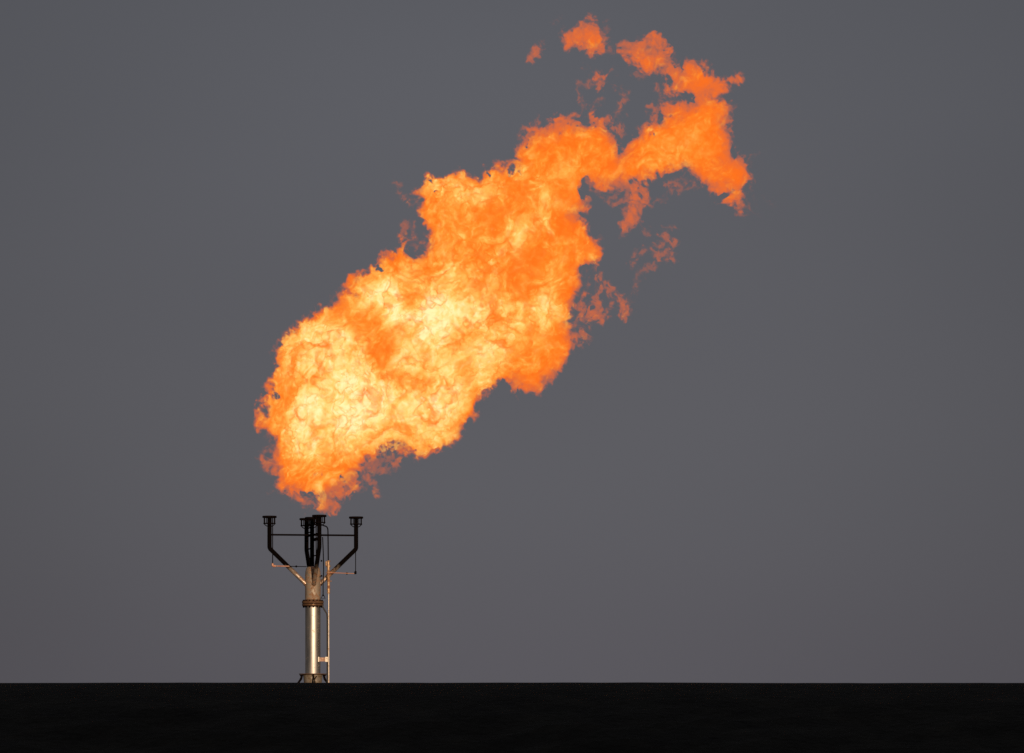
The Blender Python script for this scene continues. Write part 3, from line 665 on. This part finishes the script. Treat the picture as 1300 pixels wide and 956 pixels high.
def build_fire():
    us, vs, ws, F0, FS, TT, owner = build_flame()
    mats = []; prev = (0.0, (0, 0, 0))
    for k, (th, mg, sg, src) in enumerate(LEVELS):
        mats.append(volume_mat(['fire_haze', 'fire_fringe', 'fire_sheath', 'fire_red_orange', 'fire_orange', 'fire_amber', 'fire_gold', 'fire_yellow', 'fire_pale', 'fire_white'][k], sg, src, prev)); prev = (sg, src)
    root = empty('flame', P3(408, 654, -55))
    tag(root, 'large orange and pale yellow gas flame streaming to the upper right from the flare tip', 'flame')
    rw = root.location
    def mesh_obj(name, layers, parent):
        verts = np.concatenate([x[0] for x in layers]); o_ = np.cumsum([0]+[len(x[0]) for x in layers[:-1]])
        quads = np.concatenate([x[1]+k for x, k in zip(layers, o_)]).astype(np.int32); mi = np.concatenate([np.full(len(x[1]), k, np.int32) for k, x in enumerate(layers)])
        me = bpy.data.meshes.new(name)
        me.vertices.add(len(verts)); me.vertices.foreach_set('co', verts.ravel())
        me.loops.add(quads.size); me.loops.foreach_set('vertex_index', quads.ravel())
        me.polygons.add(len(quads)); me.polygons.foreach_set('loop_start', np.arange(0, quads.size, 4, dtype=np.int32))
        try: me.polygons.foreach_set('loop_total', np.full(len(quads), 4, np.int32))
        except Exception: pass
        for x in layers: me.materials.append(mats[x[2]])
        me.polygons.foreach_set('material_index', mi)
        me.update(calc_edges=True)
        o = bpy.data.objects.new(name, me); col.objects.link(o); o.parent = parent
        return o
    def emit(name, sel, sl, nest):
        f = F0[sl]; T = TT[sl]; fs = FS[sl]
        m2 = (owner[sl[:2]] != sel)
        got = []
        for k, (th, mg, sg, src) in enumerate(LEVELS):
            G = f-mg if th is None else np.minimum((T-th)*26, fs-mg)
            G[m2] = -20
            G[0] = G[-1] = -1; G[:, 0] = G[:, -1] = -1; G[:, :, 0] = G[:, :, -1] = -1
            if not (G > 0).any(): continue
            v, q = surface_net(G)
            v = v+np.array([sl[0].start, sl[1].start, 0], np.float32)
            w = np.empty_like(v)
            w[:, 0] = (U0+v[:, 0]*VOX-650)*S-rw.x
            w[:, 1] = DIST+(W0+v[:, 2]*VOX)*S-rw.y
            w[:, 2] = CAM_Z-(V0+v[:, 1]*VOX-930)*S-rw.z
            got.append((w, q, k))
            print(name, k, len(v), len(q), round(time.time()-T_START, 1), flush=True)
        if not nest: return mesh_obj(name, got[:5], root)
        # the hotter layers lie inside one another: each is its own closed body of gas
        o = mesh_obj(name, got[:1], root)
        for g_ in got[1:]: mesh_obj('inner_flame', [g_], o)
        return o
    full = (slice(0, F0.shape[0]), slice(0, F0.shape[1]))
    emit('flame_body', 0, full, True)
    def win(u0, u1, v0, v1): return (slice(int((u0-U0)/VOX), int((u1-U0)/VOX)), slice(max(int((v0-V0)/VOX), 0), int((v1-V0)/VOX)))
    for sel, w, lb in ((1, (700, 800, 14, 90), 'larger torn-off puff of fire at the top'), (2, (655, 700, 45, 100), 'small torn-off lick of fire at the upper left'), (3, (695, 720, 13, 40), None)):
        try:
            o = emit('detached_puff', sel, win(*w), False)
            if lb: o['label'] = lb
        except Exception as ex: print('puff', sel, ex)
build_fire()

# ------------------------------------------------------------------ ground: one sheet with a spoil bank in front and an unseen rise added behind the camera to shade it
def axis_pts(dense0, dense1, step, far):
    a = list(np.arange(dense0, dense1+1e-6, step)); s = step; x = dense1
    hi = []
    while x < far: s *= 1.28; x += s; hi.append(x)
    s = step; x = dense0; lo = []
    while x > -far: s *= 1.28; x -= s; lo.append(x)
    return np.array(lo[::-1]+a+hi)
def sstep(a, b, x):
    t = np.clip((x-a)/(b-a), 0, 1); return t*t*(3-2*t)
gx = axis_pts(-34, 34, .3, 6000); gy = np.concatenate([axis_pts(-110, 62, 6, 6000)[:-1][axis_pts(-110, 62, 6, 6000)[:-1] < 62], np.arange(62, 84, .25), axis_pts(84, 170, 4, 6000)[axis_pts(84, 170, 4, 6000) >= 84]])
gy = np.unique(gy[(gy <= 6500)])
GX, GY = np.meshgrid(gx, gy, indexing='ij')
def ground_z(x, y):
    crest = 2.385+.002*np.sin(x*.9)+.003*np.sin(x*.31+2)
    bank = crest*sstep(63, 74.6, y)*(1-sstep(76, 84, y))
    bank = bank*(1-sstep(240, 320, np.abs(x)))
    back = 20*sstep(-12, -62, y)*(1-.6*sstep(300, 900, -y))*(1-.4*sstep(500, 1500, np.abs(x)))  # added hill out of view, high enough to keep the low sun off the bank
    und = .0*x
    return bank+back+und
rs = np.random.RandomState(9)
GZ = ground_z(GX, GY)
near = (np.abs(GX) < 36) & (GY > 61) & (GY < 84)
rough = rs.standard_normal(GZ.shape); rough = (rough+np.roll(rough, 1, 0)+np.roll(rough, 1, 1)+np.roll(rough, -1, 0))*.25
lump = sum(np.sin(GX*a+GY*b+c)*d for a, b, c, d in ((1.1, .7, 0, .03), (2.3, -1.2, 1, .02), (.4, 1.6, 2, .04), (4.1, 2.2, 3, .012)))
face = sstep(63, 66, GY)*(1-sstep(70.5, 72.5, GY))
GZ = GZ+near*(rough*(.045*face+.003)+lump*face)
nv_x, nv_y = GZ.shape
vv = np.stack([GX, GY, GZ], -1).reshape(-1, 3)
ii, jj = np.meshgrid(np.arange(nv_x-1), np.arange(nv_y-1), indexing='ij'); b0 = (ii*nv_y+jj).ravel()
fq = np.stack([b0, b0+nv_y, b0+nv_y+1, b0+1], 1)
me = bpy.data.meshes.new('ground'); me.from_pydata(vv.tolist(), [], fq.tolist()); me.update()
gm, n, l = mat('dark_soil'); b = n['Principled BSDF']
geo = n.new('ShaderNodeNewGeometry'); t1 = n.new('ShaderNodeTexNoise'); t1.inputs['Scale'].default_value = 1.3; t1.inputs['Detail'].default_value = 12; t1.inputs['Roughness'].default_value = .7; l.new(geo.outputs['Position'], t1.inputs['Vector'])
r = ramp(gm.node_tree, [(.3, (.012, .011, .010)), (.55, (.022, .020, .017)), (.75, (.034, .030, .024))]); l.new(t1.outputs['Fac'], r.inputs[0]); l.new(r.outputs[0], b.inputs['Base Color'])
b.inputs['Roughness'].default_value = .95; b.inputs['Specular IOR Level'].default_value = .1
t2 = n.new('ShaderNodeTexNoise'); t2.inputs['Scale'].default_value = 7; t2.inputs['Detail'].default_value = 10; l.new(geo.outputs['Position'], t2.inputs['Vector'])
bp = n.new('ShaderNodeBump'); bp.inputs['Distance'].default_value = .12; bp.inputs['Strength'].default_value = .8; l.new(t2.outputs['Fac'], bp.inputs['Height']); l.new(bp.outputs[0], b.inputs['Normal'])
me.materials.append(gm); me.polygons.foreach_set('use_smooth', [True]*len(me.polygons))
g = bpy.data.objects.new('ground', me); col.objects.link(g); g['kind'] = 'structure'

# ------------------------------------------------------------------ sky, sun, camera
SUN_EL, SUN_AZ = math.radians(6.0), math.radians(13.0)     # azimuth of the sun seen from behind the camera, to its right
sun_dir = Vector((math.sin(SUN_AZ)*math.cos(SUN_EL), -math.cos(SUN_AZ)*math.cos(SUN_EL), math.sin(SUN_EL)))
sd = bpy.data.lights.new('sun', 'SUN'); sd.energy = 4.2; sd.angle = math.radians(.55); sd.color = (1.0, .74, .50)
so = bpy.data.objects.new('sun', sd); so.rotation_euler = sun_dir.to_track_quat('Z', 'Y').to_euler(); col.objects.link(so)

w = bpy.data.worlds.new('World'); bpy.context.scene.world = w; w.use_nodes = True
n, l = w.node_tree.nodes, w.node_tree.links; bg = n['Background']
sky = n.new('ShaderNodeTexSky'); sky.sky_type = 'NISHITA'; sky.sun_disc = False; sky.sun_elevation = SUN_EL; sky.sun_rotation = math.atan2(sun_dir.x, sun_dir.y)
# a high grey overcast deck covers most of that sky
tc = n.new('ShaderNodeTexCoord'); cl_ = n.new('ShaderNodeTexNoise'); cl_.inputs['Scale'].default_value = 2.2; cl_.inputs['Detail'].default_value = 3
mp = n.new('ShaderNodeMapping'); mp.inputs['Scale'].default_value = (1, 1, 2.5); l.new(tc.outputs['Generated'], mp.inputs[0]); l.new(mp.outputs[0], cl_.inputs['Vector'])
sx = n.new('ShaderNodeSeparateXYZ'); l.new(tc.outputs['Generated'], sx.inputs[0])
r = ramp(w.node_tree, [(0.0, (1.86, 1.78, 2.06)), (.06, (1.94, 1.93, 2.20)), (.16, (1.98, 2.02, 2.32)), (1, (2.4, 2.5, 2.7))]); r.color_ramp.interpolation = 'EASE'
l.new(sx.outputs['Z'], r.inputs[0])
sc_ = n.new('ShaderNodeMapRange'); l.new(cl_.outputs['Fac'], sc_.inputs['Value']); sc_.inputs['From Min'].default_value = .3; sc_.inputs['From Max'].default_value = .7; sc_.inputs['To Min'].default_value = .9; sc_.inputs['To Max'].default_value = 1.1
mu = n.new('ShaderNodeVectorMath'); mu.operation = 'SCALE'; l.new(r.outputs[0], mu.inputs[0]); l.new(sc_.outputs[0], mu.inputs['Scale'])
dp = n.new('ShaderNodeVectorMath'); dp.operation = 'DOT_PRODUCT'; l.new(tc.outputs['Generated'], dp.inputs[0]); dp.inputs[1].default_value = Vector((.006, 1, .072)).normalized()  # lens vignetting put into the sky colour: dimmer away from the view centre
ac = n.new('ShaderNodeMath'); ac.operation = 'ARCCOSINE'; l.new(dp.outputs['Value'], ac.inputs[0])
br_ = n.new('ShaderNodeMapRange'); br_.interpolation_type = 'SMOOTHSTEP'; l.new(ac.outputs[0], br_.inputs['Value']); br_.inputs['From Min'].default_value = math.radians(1); br_.inputs['From Max'].default_value = math.radians(10); br_.inputs['To Min'].default_value = 1.07; br_.inputs['To Max'].default_value = .78
mu2 = n.new('ShaderNodeVectorMath'); mu2.operation = 'SCALE'; l.new(mu.outputs[0], mu2.inputs[0]); l.new(br_.outputs[0], mu2.inputs['Scale']); mu = mu2
mx = n.new('ShaderNodeMixRGB'); mx.inputs[0].default_value = .985; l.new(sky.outputs[0], mx.inputs[1]); l.new(mu.outputs[0], mx.inputs[2]); l.new(mx.outputs[0], bg.inputs[0]); bg.inputs[1].default_value = .055

cam = bpy.data.cameras.new('camera'); cam.sensor_width = 36; cam.lens = 36*DIST/(1300*S); cam.shift_y = (930-478)/1300; cam.clip_end = 20000; cam.clip_start = .5
co = bpy.data.objects.new('camera', cam); co.location = (0, 0, CAM_Z); co.rotation_euler = (math.pi/2, 0, 0); col.objects.link(co)
sc = bpy.context.scene; sc.camera = co
sc.view_settings.view_transform = 'Standard'; sc.view_settings.look = 'None'; sc.view_settings.exposure = 0; sc.view_settings.gamma = 1
sc.render.engine = 'CYCLES'; sc.cycles.max_bounces = 6; sc.cycles.transparent_max_bounces = 64; sc.cycles.volume_bounces = 0; sc.cycles.sample_clamp_indirect = 1.0
sc.cycles.use_denoising = False
print('script time', round(time.time()-T_START, 1))
